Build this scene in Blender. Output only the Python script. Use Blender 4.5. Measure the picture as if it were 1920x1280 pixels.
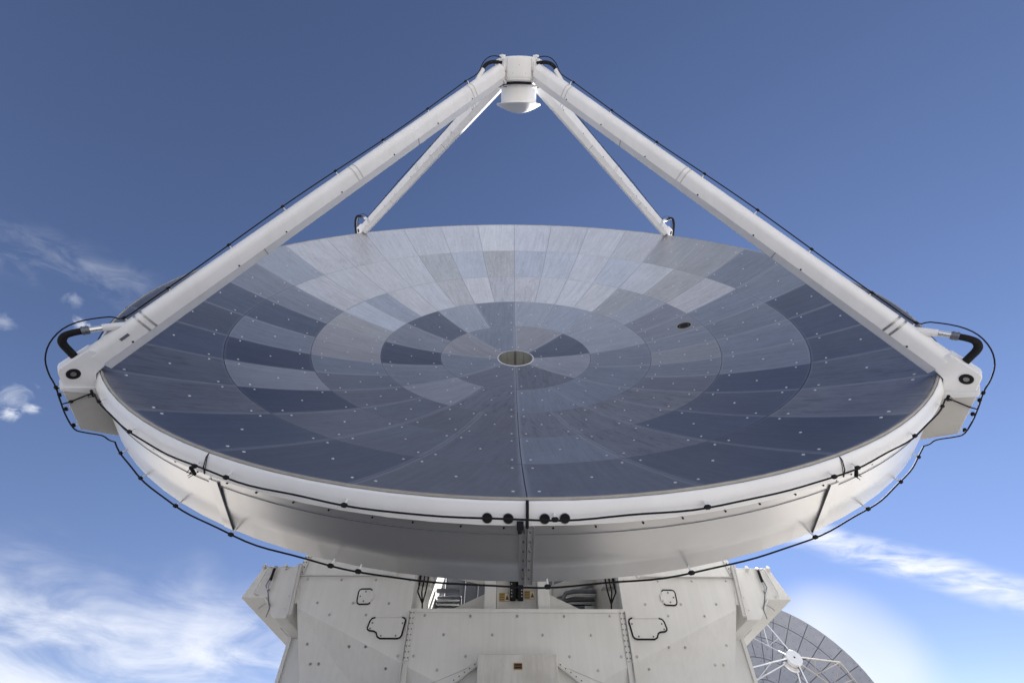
import bpy, math, random
import numpy as np
from mathutils import Matrix, Vector
for o in list(bpy.data.objects): bpy.data.objects.remove(o)
scn = bpy.context.scene
R_ = math.radians
random.seed(7)

# ------------------------------------------------------------------ camera
ELEV = R_(22.0)                       # the dish axis stands 22 degrees above the horizon
SE, CE = math.sin(ELEV), math.cos(ELEV)
VERT = Vector((0, -1.8*CE, 7.7875))   # vertex of the paraboloid
CAM = Vector((-0.1144, -8.3066, 1.70))
FPX = 804.77                          # focal length in photo pixels (1920 wide)
RIGHT = Vector((0.99997206, -0.00733095, 0.00146192))
DOWN = Vector((0.00620153, 0.70436526, -0.70981062))
FWD = Vector((0.00417386, 0.70979985, 0.70439105))
cd = bpy.data.cameras.new('camera'); cam = bpy.data.objects.new('camera', cd)
scn.collection.objects.link(cam); scn.camera = cam
cd.sensor_width = 36; cd.lens = FPX/1920*36; cd.clip_start = 0.05; cd.clip_end = 60000
m = Matrix.Identity(4)
for i in range(3):
    m[i][0] = RIGHT[i]; m[i][1] = -DOWN[i]; m[i][2] = -FWD[i]; m[i][3] = CAM[i]
cam.matrix_world = m
def pix_dir(x, y):
    return (FWD + RIGHT*((x-960)/FPX) + DOWN*((y-640)/FPX)).normalized()

# ------------------------------------------------------------------ node helpers
class NT:
    def __init__(s, tree): s.t = tree; s.n = tree.nodes; s.l = tree.links
    def node(s, kind, **kw):
        n = s.n.new(kind)
        for k, v in kw.items():
            setattr(n, k, v)
        return n
    def put(s, sock, v):
        if isinstance(v, bpy.types.NodeSocket): s.l.new(v, sock)
        else: sock.default_value = v
    def math(s, op, a, b=0.0, c=None, clamp=False):
        n = s.node('ShaderNodeMath', operation=op, use_clamp=clamp)
        s.put(n.inputs[0], a); s.put(n.inputs[1], b)
        if c is not None: s.put(n.inputs[2], c)
        return n.outputs[0]
    def dot(s, a, b):
        n = s.node('ShaderNodeVectorMath', operation='DOT_PRODUCT')
        s.put(n.inputs[0], a); s.put(n.inputs[1], tuple(b)); return n.outputs['Value']
    def vmul(s, a, b):
        n = s.node('ShaderNodeVectorMath', operation='MULTIPLY')
        s.put(n.inputs[0], a); s.put(n.inputs[1], tuple(b)); return n.outputs[0]
    def comb(s, x, y, z):
        n = s.node('ShaderNodeCombineXYZ')
        for i, v in enumerate((x, y, z)): s.put(n.inputs[i], v)
        return n.outputs[0]
    def noise(s, vec, scale, detail=4, rough=.55, dist=0.0, w=None):
        n = s.node('ShaderNodeTexNoise')
        if w is not None:
            n.noise_dimensions = '4D'; s.put(n.inputs['W'], w)
        s.put(n.inputs['Vector'], vec); n.inputs['Scale'].default_value = scale
        n.inputs['Detail'].default_value = detail; n.inputs['Roughness'].default_value = rough
        n.inputs['Distortion'].default_value = dist
        return n.outputs['Fac']
    def step(s, v, a, b, lo=0.0, hi=1.0):
        n = s.node('ShaderNodeMapRange', interpolation_type='SMOOTHSTEP')
        s.put(n.inputs[0], v); n.inputs[1].default_value = a; n.inputs[2].default_value = b
        n.inputs[3].default_value = lo; n.inputs[4].default_value = hi
        return n.outputs[0]
    def mix(s, f, a, b, mode='MIX'):
        n = s.node('ShaderNodeMix', data_type='RGBA', blend_type=mode)
        s.put(n.inputs[0], f); s.put(n.inputs[6], a); s.put(n.inputs[7], b)
        return n.outputs[2]

# ------------------------------------------------------------------ sky, sun, exposure
SUN_EL, SUN_AZ = R_(36), R_(33)       # azimuth counted from +Y towards +X: behind the dish
world = bpy.data.worlds.new('World'); scn.world = world; world.use_nodes = True
W = NT(world.node_tree); W.n.clear()
sky = W.node('ShaderNodeTexSky', sky_type='NISHITA', sun_disc=False)
sky.sun_elevation = SUN_EL; sky.sun_rotation = SUN_AZ
sky.altitude = 5000; sky.air_density = 1.0; sky.dust_density = 0.45; sky.ozone_density = 1.0
d = W.node('ShaderNodeTexCoord').outputs['Generated']
def band(a, b, width, soft, umin=None, feather=.06, bend=0.0):
    """a streak of cloud between two directions in the sky, returns (mask, u, v)"""
    A, B = pix_dir(*a), pix_dir(*b)
    n = A.cross(B).normalized(); mid = (A+B).normalized(); l = n.cross(mid).normalized()
    if l.dot(B) < l.dot(A): l = -l
    half = abs(l.dot(B))
    u = W.dot(d, l); v = W.dot(d, n)
    if bend: v = W.math('ADD', v, W.math('MULTIPLY', W.math('MULTIPLY', u, u), bend))
    wob = W.math('MULTIPLY', W.math('SUBTRACT', W.noise(d, 9.0, 3), .5), soft)
    va = W.math('ABSOLUTE', W.math('ADD', v, wob))
    mk = W.step(va, width*.15, width, 1, 0)
    mk = W.math('MULTIPLY', mk, W.step(W.math('ABSOLUTE', u), half-feather, half+feather, 1, 0))
    mk = W.math('MULTIPLY', mk, W.step(W.dot(d, mid), 0.0, .3))
    return mk, u, v
clouds = []
# bank of cirrus low on the left
mk, u, v = band((-260, 1250), (560, 1352), .20, .10, feather=.14)
vec = W.comb(W.math('MULTIPLY', u, 3.2), W.math('MULTIPLY', v, 10.0), 0.7)
t = W.noise(vec, 1.9, 8, .58, .55)
t2 = W.noise(W.comb(W.math('MULTIPLY', u, 3.0), W.math('MULTIPLY', v, 5.0), 3.1), 1.1, 3, .5)
low = W.step(v, -.10, .16)
clouds.append((mk, t, t2, low))
cden = W.math('MULTIPLY', mk, W.step(W.math('ADD', W.math('MULTIPLY', t, .8), W.math('MULTIPLY', t2, .35)), .42, .78))
# streak on the right
mk2, u2, v2 = band((1440, 980), (2140, 1178), .034, .03, feather=.03)
t3 = W.noise(W.comb(W.math('MULTIPLY', u2, 9.0), W.math('MULTIPLY', W.math('ADD', v2, W.math('MULTIPLY', u2, .35)), 30.0), 5.3), 1.6, 7, .6, .5)
c2 = W.math('MULTIPLY', W.math('POWER', mk2, .8), W.step(t3, .25, .75))
# thin wisp high on the left
mk3, u3, v3 = band((-200, 380), (262, 548), .06, .06, feather=.05)
t4 = W.noise(W.comb(W.math('MULTIPLY', u3, 8.0), W.math('MULTIPLY', v3, 16.0), 9.3), 2.0, 6, .6, .6)
c3 = W.math('MULTIPLY', W.math('MULTIPLY', mk3, W.step(t4, .4, .8)), .2)
# small puffs
def puff(x, y, r, s):
    D = pix_dir(x, y)
    w_ = W.math('MULTIPLY', W.math('SUBTRACT', W.noise(d, 42.0, 6, .62, .8), .5), 4.0*r)
    dd = W.math('ADD', W.math('ARCCOSINE', W.math('MINIMUM', W.dot(d, D), 1.0)), w_)
    return W.math('MULTIPLY', W.step(dd, r*-.5, r*1.3, 1, 0), s)
c4 = puff(25, 748, .020, .30)
for a in ((57, 765, .010, .7), (18, 775, .010, .75), (150, 608, .009, .6), (8, 602, .012, .25), (138, 562, .009, .2)):
    c4 = W.math('MAXIMUM', c4, puff(*a))
# soft veil low on the right, and unseen cirrus behind the camera, thickened to brighten what faces it
D = pix_dir(1590, 1245)
veil = W.math('MULTIPLY', W.step(W.math('ADD', W.dot(d, D), W.math('MULTIPLY', W.math('SUBTRACT', W.noise(d, 3.0, 3), .5), .02)), .990, 1.003), .85)
sep = W.node('ShaderNodeSeparateXYZ'); W.put(sep.inputs[0], d)
zc = W.math('MAXIMUM', sep.outputs[2], .06)
plane = W.comb(W.math('DIVIDE', sep.outputs[0], zc), W.math('DIVIDE', sep.outputs[1], zc), 0.0)
gen = W.noise(W.vmul(plane, (.35, 1.1, 1)), .8, 7, .6, .4)
behind = W.step(sep.outputs[1], .05, -.3)
c5 = W.math('MULTIPLY', W.math('MULTIPLY', W.step(gen, .36, .72), behind), W.step(sep.outputs[2], .02, .12))
dens = cden
for c_ in (c2, c3, c4, veil, W.math('MULTIPLY', c5, .9)): dens = W.math('MAXIMUM', dens, c_)
# horizon haze is left to the sky model itself
hsv = W.node('ShaderNodeHueSaturation'); hsv.inputs['Hue'].default_value = .507
hsv.inputs['Saturation'].default_value = 1.0; W.put(hsv.inputs['Color'], sky.outputs[0])
SKY_CLOUD = (6.2, 6.4, 6.9, 1)
lowsky = W.step(sep.outputs[2], .42, .04)
tinted = W.mix(lowsky, hsv.outputs[0], W.mix(1.0, hsv.outputs[0], (.76, .70, .745, 1), 'MULTIPLY'))   # drier, less cyan air near the horizon, all round
col = W.mix(dens, tinted, SKY_CLOUD)
bg = W.node('ShaderNodeBackground'); bg.inputs['Strength'].default_value = .05
W.put(bg.inputs['Color'], col)
W.l.new(bg.outputs[0], W.node('ShaderNodeOutputWorld').inputs[0])

sd = bpy.data.lights.new('sun', 'SUN'); sd.energy = 5.0; sd.angle = R_(.53); sd.color = (1, .975, .94)
sun = bpy.data.objects.new('sun', sd); scn.collection.objects.link(sun)
sdir = Vector((math.sin(SUN_AZ)*math.cos(SUN_EL), math.cos(SUN_AZ)*math.cos(SUN_EL), math.sin(SUN_EL)))
sun.rotation_euler = sdir.to_track_quat('Z', 'Y').to_euler(); sun.location = sdir*60
vs = scn.view_settings; vs.view_transform = 'Standard'; vs.look = 'None'; vs.exposure = 1.73; vs.gamma = 1
vs.use_curve_mapping = False

# ------------------------------------------------------------------ materials
def material(name, color, rough=.5, metal=0.0, var=.0, vscale=3.0, bump=0.0, bscale=60.0, spec=.5, tint=None, streak=None):
    mt = bpy.data.materials.new(name); mt.use_nodes = True; N = NT(mt.node_tree)
    b = mt.node_tree.nodes['Principled BSDF']
    b.inputs['Roughness'].default_value = rough; b.inputs['Metallic'].default_value = metal
    b.inputs['Specular IOR Level'].default_value = spec
    col = color+(1,)
    co = N.node('ShaderNodeTexCoord').outputs['Object']
    if var:
        n1 = N.noise(co, vscale, 6, .6)
        n2 = N.noise(N.vmul(co, streak or (1, 1, 1)), vscale*4, 5, .65)
        f = N.step(N.math('ADD', N.math('MULTIPLY', n1, .6), N.math('MULTIPLY', n2, .4)), .32, .68)
        dk = tint or tuple(c*.8 for c in color)
        col = N.mix(N.math('MULTIPLY', f, var), color+(1,), dk+(1,))
        N.put(b.inputs['Roughness'], N.math('ADD', rough-.04, N.math('MULTIPLY', n2, .12)))
    N.put(b.inputs['Base Color'], col)
    if bump:
        bp = N.node('ShaderNodeBump'); bp.inputs['Strength'].default_value = bump; bp.inputs['Distance'].default_value = .01
        N.put(bp.inputs['Height'], N.noise(co, bscale, 3)); N.l.new(bp.outputs[0], b.inputs['Normal'])
    return mt
M = {}
M['white'] = material('white_paint', (.83, .83, .835), .42, var=.6, vscale=2.2, tint=(.70, .70, .69), streak=(1, 1, .2))
M['cream'] = material('cream_paint', (.70, .695, .67), .48, var=.5, vscale=1.6, tint=(.54, .53, .495), bump=.05, bscale=180, streak=(3, 3, .18))
M['cream2'] = material('cream_paint_weathered', (.62, .61, .58), .5, var=.8, vscale=2.4, tint=(.42, .40, .36), streak=(3, 3, .4))
M['skirt'] = material('silver_paint', (.66, .655, .65), .33, metal=.85, var=.3, vscale=.7, tint=(.52, .52, .515), streak=(1, 1, 1))
M['cap'] = material('rim_cap_paint', (.85, .85, .85), .34, metal=.0, var=.3, vscale=1.4, tint=(.70, .70, .69))
M['gasket'] = material('rim_gasket', (.42, .39, .34), .6, var=.6, vscale=4, tint=(.28, .26, .23))
M['bracket'] = material('grey_bracket_paint', (.55, .54, .52), .5, var=.3)
M['steel'] = material('steel', (.45, .45, .45), .32, metal=1.0, var=.3)
M['black'] = material('black_rubber', (.016, .016, .018), .8, spec=.15)
M['dark'] = material('dark_interior', (.05, .05, .055), .6)
M['slate'] = material('dark_metal', (.16, .17, .20), .4, metal=.6)
M['alu'] = material('aluminium', (.70, .71, .72), .25, metal=1.0)
M['yellow'] = material('sticker_yellow', (.44, .31, .11), .5)
M['brown'] = material('sticker_brown', (.12, .06, .03), .5)
M['ivory'] = material('sticker_ivory', (.78, .72, .58), .5)
M['cappin'] = material('adjuster_cap', (.88, .88, .90), .4)
M['soil'] = material('desert_soil', (.40, .382, .36), .95, var=.7, vscale=.4, tint=(.32, .295, .265), bump=.4, bscale=6)
M['dark_pad'] = material('darkened_pad', (.15, .145, .14), .85, var=.6, vscale=.8, bump=.2, bscale=20)  # pad colour darkened to dim the skirt above it
M['panel2'] = material('pale_panel', (.36, .37, .40), .5, metal=.4, var=.5, vscale=1.2)
M['seam2'] = material('panel_edge_grey', (.15, .155, .17), .6)
M['rust'] = material('stained_truss', (.62, .58, .52), .5, var=.6, vscale=5, tint=(.42, .33, .26))

def panel_material():
    mt = bpy.data.materials.new('reflector_panel'); mt.use_nodes = True; N = NT(mt.node_tree)
    b = mt.node_tree.nodes['Principled BSDF']
    oi = N.node('ShaderNodeObjectInfo'); tc = N.node('ShaderNodeTexCoord'); co = tc.outputs['Object']
    w = N.math('MULTIPLY', oi.outputs['Random'], 40.0)
    big = N.noise(co, 1.5, 5, .6, .4, w=w)
    fine = N.noise(N.vmul(co, (1, 1, 1)), 14.0, 6, .7, .3, w=w)
    streak = N.noise(N.vmul(co, (.45, 9.0, 1)), 2.2, 7, .7, .5, w=w)
    # rub marks: a blotchy layer only on the panels whose object colour alpha asks for it
    f = N.math('ADD', N.math('MULTIPLY', big, .25), N.math('ADD', N.math('MULTIPLY', fine, .25), N.math('MULTIPLY', streak, .5)))
    rub = N.noise(N.vmul(co, (.9, 4.2, 1)), 3.0, 8, .72, 1.0, w=w)
    base = N.math('ADD', .82, N.math('MULTIPLY', N.step(f, .30, .70), .32))
    amt = N.math('MULTIPLY', base, N.math('SUBTRACT', 1.0, N.math('MULTIPLY', N.math('MULTIPLY', N.step(rub, .46, .72), oi.outputs['Alpha']), .42)))
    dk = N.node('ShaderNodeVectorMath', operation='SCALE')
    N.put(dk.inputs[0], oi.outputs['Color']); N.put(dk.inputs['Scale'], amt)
    uv = N.node('ShaderNodeUVMap'); uv.uv_map = 'seam'
    sp = N.node('ShaderNodeSeparateXYZ'); N.put(sp.inputs[0], uv.outputs[0])
    wob = N.math('MULTIPLY', N.math('SUBTRACT', fine, .5), .05)
    e1 = N.step(N.math('ADD', sp.outputs[0], wob), .0, .055, 1, 0)
    e2 = N.step(N.math('ADD', sp.outputs[1], wob), .0, .03, .45, 0)
    e = N.math('MULTIPLY', N.math('MAXIMUM', e1, e2), .30)
    colr = N.mix(e, dk.outputs[0], (.74, .75, .79, 1))
    N.put(b.inputs['Base Color'], colr)
    b.inputs['Metallic'].default_value = .92
    N.put(b.inputs['Roughness'], N.math('ADD', .40, N.math('MULTIPLY', big, .14)))
    bp = N.node('ShaderNodeBump'); bp.inputs['Strength'].default_value = .12; bp.inputs['Distance'].default_value = .004
    N.put(bp.inputs['Height'], fine); N.l.new(bp.outputs[0], b.inputs['Normal'])
    return mt
M['panel'] = panel_material()

# ------------------------------------------------------------------ mesh helpers
col0 = scn.collection
class MB:
    def __init__(s): s.v = []; s.f = []; s.s = []
    def add(s, vs_, fs, smooth=False):
        o = len(s.v); s.v += [tuple(p) for p in vs_]; s.f += [tuple(i+o for i in f) for f in fs]; s.s += [smooth]*len(fs)
        return s
    def obox(s, c, ax, ay, az):                     # centre and three half vectors
        c, ax, ay, az = (Vector(q) for q in (c, ax, ay, az))
        P = [c+ax*i+ay*j+az*k for k in (-1, 1) for j in (-1, 1) for i in (-1, 1)]
        fs = [(0, 2, 3, 1), (4, 5, 7, 6), (0, 1, 5, 4), (2, 6, 7, 3), (0, 4, 6, 2), (1, 3, 7, 5)]
        if ax.cross(ay).dot(az) < 0: fs = [f[::-1] for f in fs]
        return s.add(P, fs)
    def box(s, x0, x1, y0, y1, z0, z1):
        return s.obox(((x0+x1)/2, (y0+y1)/2, (z0+z1)/2), ((x1-x0)/2, 0, 0), (0, (y1-y0)/2, 0), (0, 0, (z1-z0)/2))
    def prism(s, poly, vec):                        # planar polygon pushed along vec
        poly = [Vector(q) for q in poly]; vec = Vector(vec); n = len(poly)
        nrm = sum((poly[i].cross(poly[(i+1) % n]) for i in range(n)), Vector())
        if nrm.dot(vec) > 0: poly = poly[::-1]
        V = poly+[q+vec for q in poly]
        fs = [tuple(range(n)), tuple(range(2*n-1, n-1, -1))]
        fs += [((i+1) % n, i, i+n, (i+1) % n+n) for i in range(n)]
        return s.add(V, fs)
    def tube(s, path, r, n=8, closed=False, caps=True):
        path = [Vector(q) for q in path]; K = len(path)
        rs = r if isinstance(r, (list, tuple)) else [r]*K
        V = []; prev = None
        for i, q in enumerate(path):
            a = path[(i-1) % K] if (i > 0 or closed) else q
            b = path[(i+1) % K] if (i < K-1 or closed) else q
            t = (b-a).normalized()
            if prev is None:
                up = Vector((0, 0, 1)) if abs(t.z) < .9 else Vector((1, 0, 0))
                x = t.cross(up).normalized()
            else:
                x = (prev-t*prev.dot(t)).normalized()
            prev = x; y = t.cross(x)
            V += [q+(x*math.cos(2*math.pi*k/n)+y*math.sin(2*math.pi*k/n))*rs[i] for k in range(n)]
        fs = []
        for i in range(K if closed else K-1):
            a, b = i*n, ((i+1) % K)*n
            fs += [(a+k, a+(k+1) % n, b+(k+1) % n, b+k) for k in range(n)]
        s.add(V, fs, True)
        if caps and not closed:
            s.add(V[:n], [tuple(range(n-1, -1, -1))]); s.add(V[-n:], [tuple(range(n))])
        return s
    def cyl(s, a, b, r, n=16, r2=None):
        return s.tube([a, b], [r, r if r2 is None else r2], n)
    def lathe(s, prof, a0=0.0, a1=360.0, n=64, smooth=False):   # profile of (r, z) about Z; each profile segment has its own verts
        full = abs(a1-a0-360) < 1e-6
        A = [R_(a0+(a1-a0)*i/n) for i in range(n+(0 if full else 1))]
        segs = [prof] if smooth else [prof[i:i+2] for i in range(len(prof)-1)]
        for sg in segs:
            V = [(r*math.cos(a), r*math.sin(a), z) for a in A for r, z in sg]; k = len(sg); fs = []
            for i in range(n):
                j = (i+1) % len(A)
                fs += [(i*k+q, j*k+q, j*k+q+1, i*k+q+1) for q in range(k-1)]
            s.add(V, fs, True)
        return s
    def ball(s, c, r, n=8, squash=(1, 1, 1)):
        c = Vector(c); V = []; fs = []; h = n//2
        for i in range(h+1):
            th = math.pi*i/h
            for k in range(n):
                ph = 2*math.pi*k/n
                V.append(c+Vector((math.sin(th)*math.cos(ph)*squash[0], math.sin(th)*math.sin(ph)*squash[1], math.cos(th)*squash[2]))*r)
        for i in range(h):
            fs += [(i*n+k, (i+1)*n+k, (i+1)*n+(k+1) % n, i*n+(k+1) % n) for k in range(n)]
        return s.add(V, fs, True)
    def mesh(s, name, mat):
        me = bpy.data.meshes.new(name); me.from_pydata(s.v, [], s.f); me.materials.append(mat)
        me.polygons.foreach_set('use_smooth', s.s); me.update(); return me
    def build(s, name, mat, parent=None, mtx=None):
        o = bpy.data.objects.new(name, s.mesh(name, mat)); col0.objects.link(o)
        if parent: o.parent = parent
        if mtx is not None: o.matrix_local = mtx
        return o
def curve(pts, k=6):
    P = [Vector(q) for q in pts]; out = []
    for i in range(len(P)-1):
        a, b, c, e = P[max(i-1, 0)], P[i], P[i+1], P[min(i+2, len(P)-1)]
        for j in range(k):
            t = j/k; out.append(.5*((2*b)+(c-a)*t+(2*a-5*b+4*c-e)*t*t+(3*b-a-3*c+e)*t*t*t))
    return out+[P[-1]]
def bevel(o, w=.006, seg=2):
    b = o.modifiers.new('bevel', 'BEVEL'); b.width = w; b.segments = seg; b.limit_method = 'ANGLE'; b.angle_limit = R_(30)
    return o
def mesh_obj(name, me, parent, mtx=None):
    o = bpy.data.objects.new(name, me); col0.objects.link(o); o.parent = parent
    if mtx is not None: o.matrix_local = mtx
    return o
def empty(name, loc=(0, 0, 0)):
    o = bpy.data.objects.new(name, None); col0.objects.link(o); o.location = loc; o.empty_display_size = .5
    return o
def tag(o, label=None, cat=None, group=None, kind=None):
    for k, v in (('label', label), ('category', cat), ('group', group), ('kind', kind)):
        if v: o[k] = v
    return o
AR = lambda a, b, n: [a+(b-a)*i/(n-1) for i in range(n)]
def polar(r, a, z): a = R_(a); return Vector((r*math.cos(a), r*math.sin(a), z))
def rotz(deg): return Matrix.Rotation(R_(deg), 4, 'Z')

# ------------------------------------------------------------------ the setting
g = MB(); g.add([(-20000, -20000, 0), (20000, -20000, 0), (20000, 20000, 0), (-20000, 20000, 0)], [(0, 1, 2, 3)])
tag(g.build('ground', M['soil']), kind='structure')
g = MB(); n = 48
g.add([(7.4*math.cos(2*math.pi*i/n), 7.4*math.sin(2*math.pi*i/n), z) for z in (.0, .12) for i in range(n)],
      [tuple(range(n, 2*n))]+[(i, (i+1) % n, (i+1) % n+n, i+n) for i in range(n)])
tag(g.build('foundation_pad', M['dark_pad']), kind='structure')  # out of view; widened to dim more of the skirt

# ------------------------------------------------------------------ the telescope: dish side
DISH = Matrix(((1, 0, 0, VERT.x), (0, SE, -CE, VERT.y), (0, CE, SE, VERT.z), (0, 0, 0, 1)))
FOC = 4.8
def zp(r): return r*r/(4*FOC)
tele = empty('radio_telescope')
tag(tele, 'large radio telescope filling the picture, grey panelled dish above cream steel mount', 'telescope')

RINGS = [(.379, 1.543, 8), (1.543, 2.680, 16), (2.680, 3.814, 32), (3.814, 4.925, 32), (4.925, 6.0, 32)]
GAP = .0035
mb = MB()
prof = [(r, zp(r)-.045) for r in np.linspace(.38, 6.0, 24)]
mb.lathe(prof, n=96, smooth=True)
reflector = mb.build('reflector', M['dark'], tele, DISH)

def panel_mesh(ri):
    r0, r1, n = RINGS[ri]; r0 += GAP; r1 -= GAP
    nu = {8: 10, 16: 8, 32: 6}[n]; nv = 6
    da = 2*math.pi/n; V = []; UV = []
    for j in range(nv+1):
        r = r0+(r1-r0)*j/nv; ga = GAP/r
        for i in range(nu+1):
            a = ga+(da-2*ga)*i/nu
            V.append((r*math.cos(a), r*math.sin(a), zp(r)))
            UV.append((min(a, da-a)*r, min(r-r0, r1-r)))
    F = [(j*(nu+1)+i, (j+1)*(nu+1)+i, (j+1)*(nu+1)+i+1, j*(nu+1)+i+1) for j in range(nv) for i in range(nu)]
    edge = [i for i in range(nu+1)]+[j*(nu+1)+nu for j in range(1, nv+1)]+[nv*(nu+1)+i for i in range(nu-1, -1, -1)]+[j*(nu+1) for j in range(nv-1, 0, -1)]
    top = len(F); o = len(V); k = len(edge)
    for e in edge: V.append(V[e]); UV.append(UV[e])
    for e in edge: V.append((V[e][0], V[e][1], V[e][2]-.03)); UV.append(UV[e])
    F += [(o+q, o+(q+1) % k, o+k+(q+1) % k, o+k+q) for q in range(k)]
    me = bpy.data.meshes.new('panel'); me.from_pydata(V, [], F); me.materials.append(M['panel'])
    me.polygons.foreach_set('use_smooth', [i < top for i in range(len(F))])
    lay = me.uv_layers.new(name='seam')
    for lp in me.loops: lay.data[lp.index].uv = UV[lp.vertex_index]
    me.update(); return me
# tones: reflections of the brushed sheets painted into base colour, darker at sides and bottom; b bluish dark, d dark grey, m middle, l light, w warm light, g greenish grey
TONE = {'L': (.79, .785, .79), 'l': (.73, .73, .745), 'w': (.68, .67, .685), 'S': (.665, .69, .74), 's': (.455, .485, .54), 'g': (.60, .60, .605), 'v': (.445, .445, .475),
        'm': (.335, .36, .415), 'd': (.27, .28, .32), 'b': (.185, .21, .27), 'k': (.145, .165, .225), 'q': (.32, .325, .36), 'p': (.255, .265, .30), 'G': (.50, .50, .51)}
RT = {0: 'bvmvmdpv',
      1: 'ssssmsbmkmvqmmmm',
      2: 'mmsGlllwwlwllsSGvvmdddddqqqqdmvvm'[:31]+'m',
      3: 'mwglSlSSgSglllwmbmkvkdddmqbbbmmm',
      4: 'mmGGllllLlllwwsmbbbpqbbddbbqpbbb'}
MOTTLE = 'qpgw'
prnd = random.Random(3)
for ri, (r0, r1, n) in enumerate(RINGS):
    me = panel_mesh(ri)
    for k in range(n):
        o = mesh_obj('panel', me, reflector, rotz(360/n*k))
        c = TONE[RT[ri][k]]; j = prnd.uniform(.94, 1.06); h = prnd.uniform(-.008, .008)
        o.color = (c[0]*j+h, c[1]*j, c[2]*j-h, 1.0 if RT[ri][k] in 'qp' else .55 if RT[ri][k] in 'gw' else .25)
# adjuster caps: five on each panel
mb = MB()
for r0, r1, n in RINGS:
    for k in range(n):
        for fu, fv in ((.10, .10), (.90, .10), (.5, .5), (.10, .9), (.9, .9)):
            r = r0+.06+(r1-r0-.12)*fv
            w = 2*math.pi/n*r; ins = min(.09, w*.16)
            a = (k*2*math.pi/n)+((ins+(w-2*ins)*(0 if fu < .3 else 1 if fu > .7 else .5))/r)
            x, y = r*math.cos(a), r*math.sin(a); z = zp(r)
            q = 6
            mb.add([(x+.0115*math.cos(i*math.pi/3), y+.0115*math.sin(i*math.pi/3), z+dz+(r/(2*FOC))*.0115*math.cos(i*math.pi/3-a)) for dz in (-.004, .007) for i in range(q)],
                   [(6, 7, 8, 9, 10, 11)]+[(i, (i+1) % 6, (i+1) % 6+6, i+6) for i in range(6)])
tag(mb.build('adjuster_cap', M['cappin'], reflector), kind='stuff')
# hole in the middle of the dish: a collar and the hatch below it
mb = MB(); mb.lathe([(.379, .0), (.379, .012), (.362, .014)], n=48)
mb.build('centre_collar', M['white'], reflector)
mb = MB(); mb.lathe([(.362, .014), (.360, -.34), (.0, -.34)], n=48); mb.build('centre_well', material('well_paint', (.34, .34, .31), .5, var=.6, vscale=5, tint=(.24, .24, .21)), reflector)
mb = MB()
for a in (88.5, 92.5, 60, 120, 30, 150):
    q = polar(.3585, a, 0); mb.cyl(q+Vector((0, 0, .01)), q+Vector((0, 0, -.33)), .004 if a not in (88.5, 92.5) else .007, 6)
mb.build('well_seam', M['slate'], reflector)
mb = MB()
for a in (40, 75, 84, 96, 105, 140):
    for z in (-.09, -.2): mb.ball(polar(.357, a, z), .008, 6)
tag(mb.build('well_bolt', M['slate'], reflector), kind='stuff')
# small round port in the dish, upper right
PA, PR = R_(4.3), 3.54
mb = MB(); pm = Matrix.Translation((PR*math.cos(PA), PR*math.sin(PA), zp(PR)))
tilt = math.atan(PR/(2*FOC)); pm = pm @ Matrix.Rotation(PA, 4, 'Z') @ Matrix.Rotation(-tilt, 4, 'Y')
mb.lathe([(.150, -.01), (.150, .010), (.139, .013), (.137, .004)], n=28)
port = mb.build('port_ring', M['gasket'], reflector, pm)
mb = MB(); mb.lathe([(.0, .0045), (.138, .0045)], n=28); mb.build('port_opening', M['black'], reflector, pm)
mb = MB(); mb.lathe([(.085, .0052), (.098, .007), (.10, .005)], n=24); mb.build('port_lens', M['dark'], reflector, pm)

# rim: gasket lip, cap and skirt in sixteen segments
skirt = MB(); skirt.lathe([(6.0, 1.80), (6.0, 1.25)], n=128, smooth=True)
skirt = skirt.build('rim_skirt', M['dark'], tele, DISH)
mb = MB(); mb.lathe([(6.0005, 1.82), (6.0005, 1.879), (6.012, 1.885), (6.020, 1.876), (6.022, 1.85)], n=160)
mb.build('rim_gasket', M['gasket'], skirt)
SEG = 22.5; eg = .04
mb = MB(); mb.lathe([(6.024, 1.83), (6.026, 1.872), (6.032, 1.871), (6.042, 1.861), (6.060, 1.830), (6.077, 1.795), (6.092, 1.758), (6.097, 1.742), (6.097, 1.735)], eg, SEG-eg, 8, True)
mb.lathe([(6.097, 1.735), (6.062, 1.730)], eg, SEG-eg, 8)
capm = mb.mesh('rim_cap', M['cap'])
mb = MB(); mb.lathe([(6.066, 1.735), (6.068, 1.632)], eg, SEG-eg, 8); mb.lathe([(6.068, 1.632), (6.062, 1.629)], eg, SEG-eg, 8)
mb.lathe([(6.062, 1.629), (6.068, 1.45), (6.070, 1.195), (6.05, 1.19), (6.0, 1.25)], eg, SEG-eg, 8, True)
skm = mb.mesh('skirt_segment', M['skirt'])
for k in range(16):
    mesh_obj('rim_cap', capm, skirt, rotz(SEG*k)); mesh_obj('skirt_segment', skm, skirt, rotz(SEG*k))
# joint covers
for a in (247.5, 292.5, 202.5, 337.5, 157.5, 22.5):
    mb = MB(); s = 1 if a < 270 else -1
    mb.obox((6.0705, 0, 1.43), (.004, 0, 0), (0, .050, 0), (0, 0, .235)); mb.build('joint_cover', M['skirt'], skirt, rotz(a+.2*s))
    mb = MB(); mb.obox((6.072, .050*s, 1.43), (.0055, 0, 0), (0, .0022, 0), (0, 0, .235)); mb.build('joint_flange', M['slate'], skirt, rotz(a+.2*s))
    mb = MB(); mb.tube([(6.03, 0, 1.874), (6.055, 0, 1.858), (6.09, 0, 1.80), (6.10, 0, 1.74)], .004, 6); mb.build('cap_joint', M['black'], skirt, rotz(a))
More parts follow.
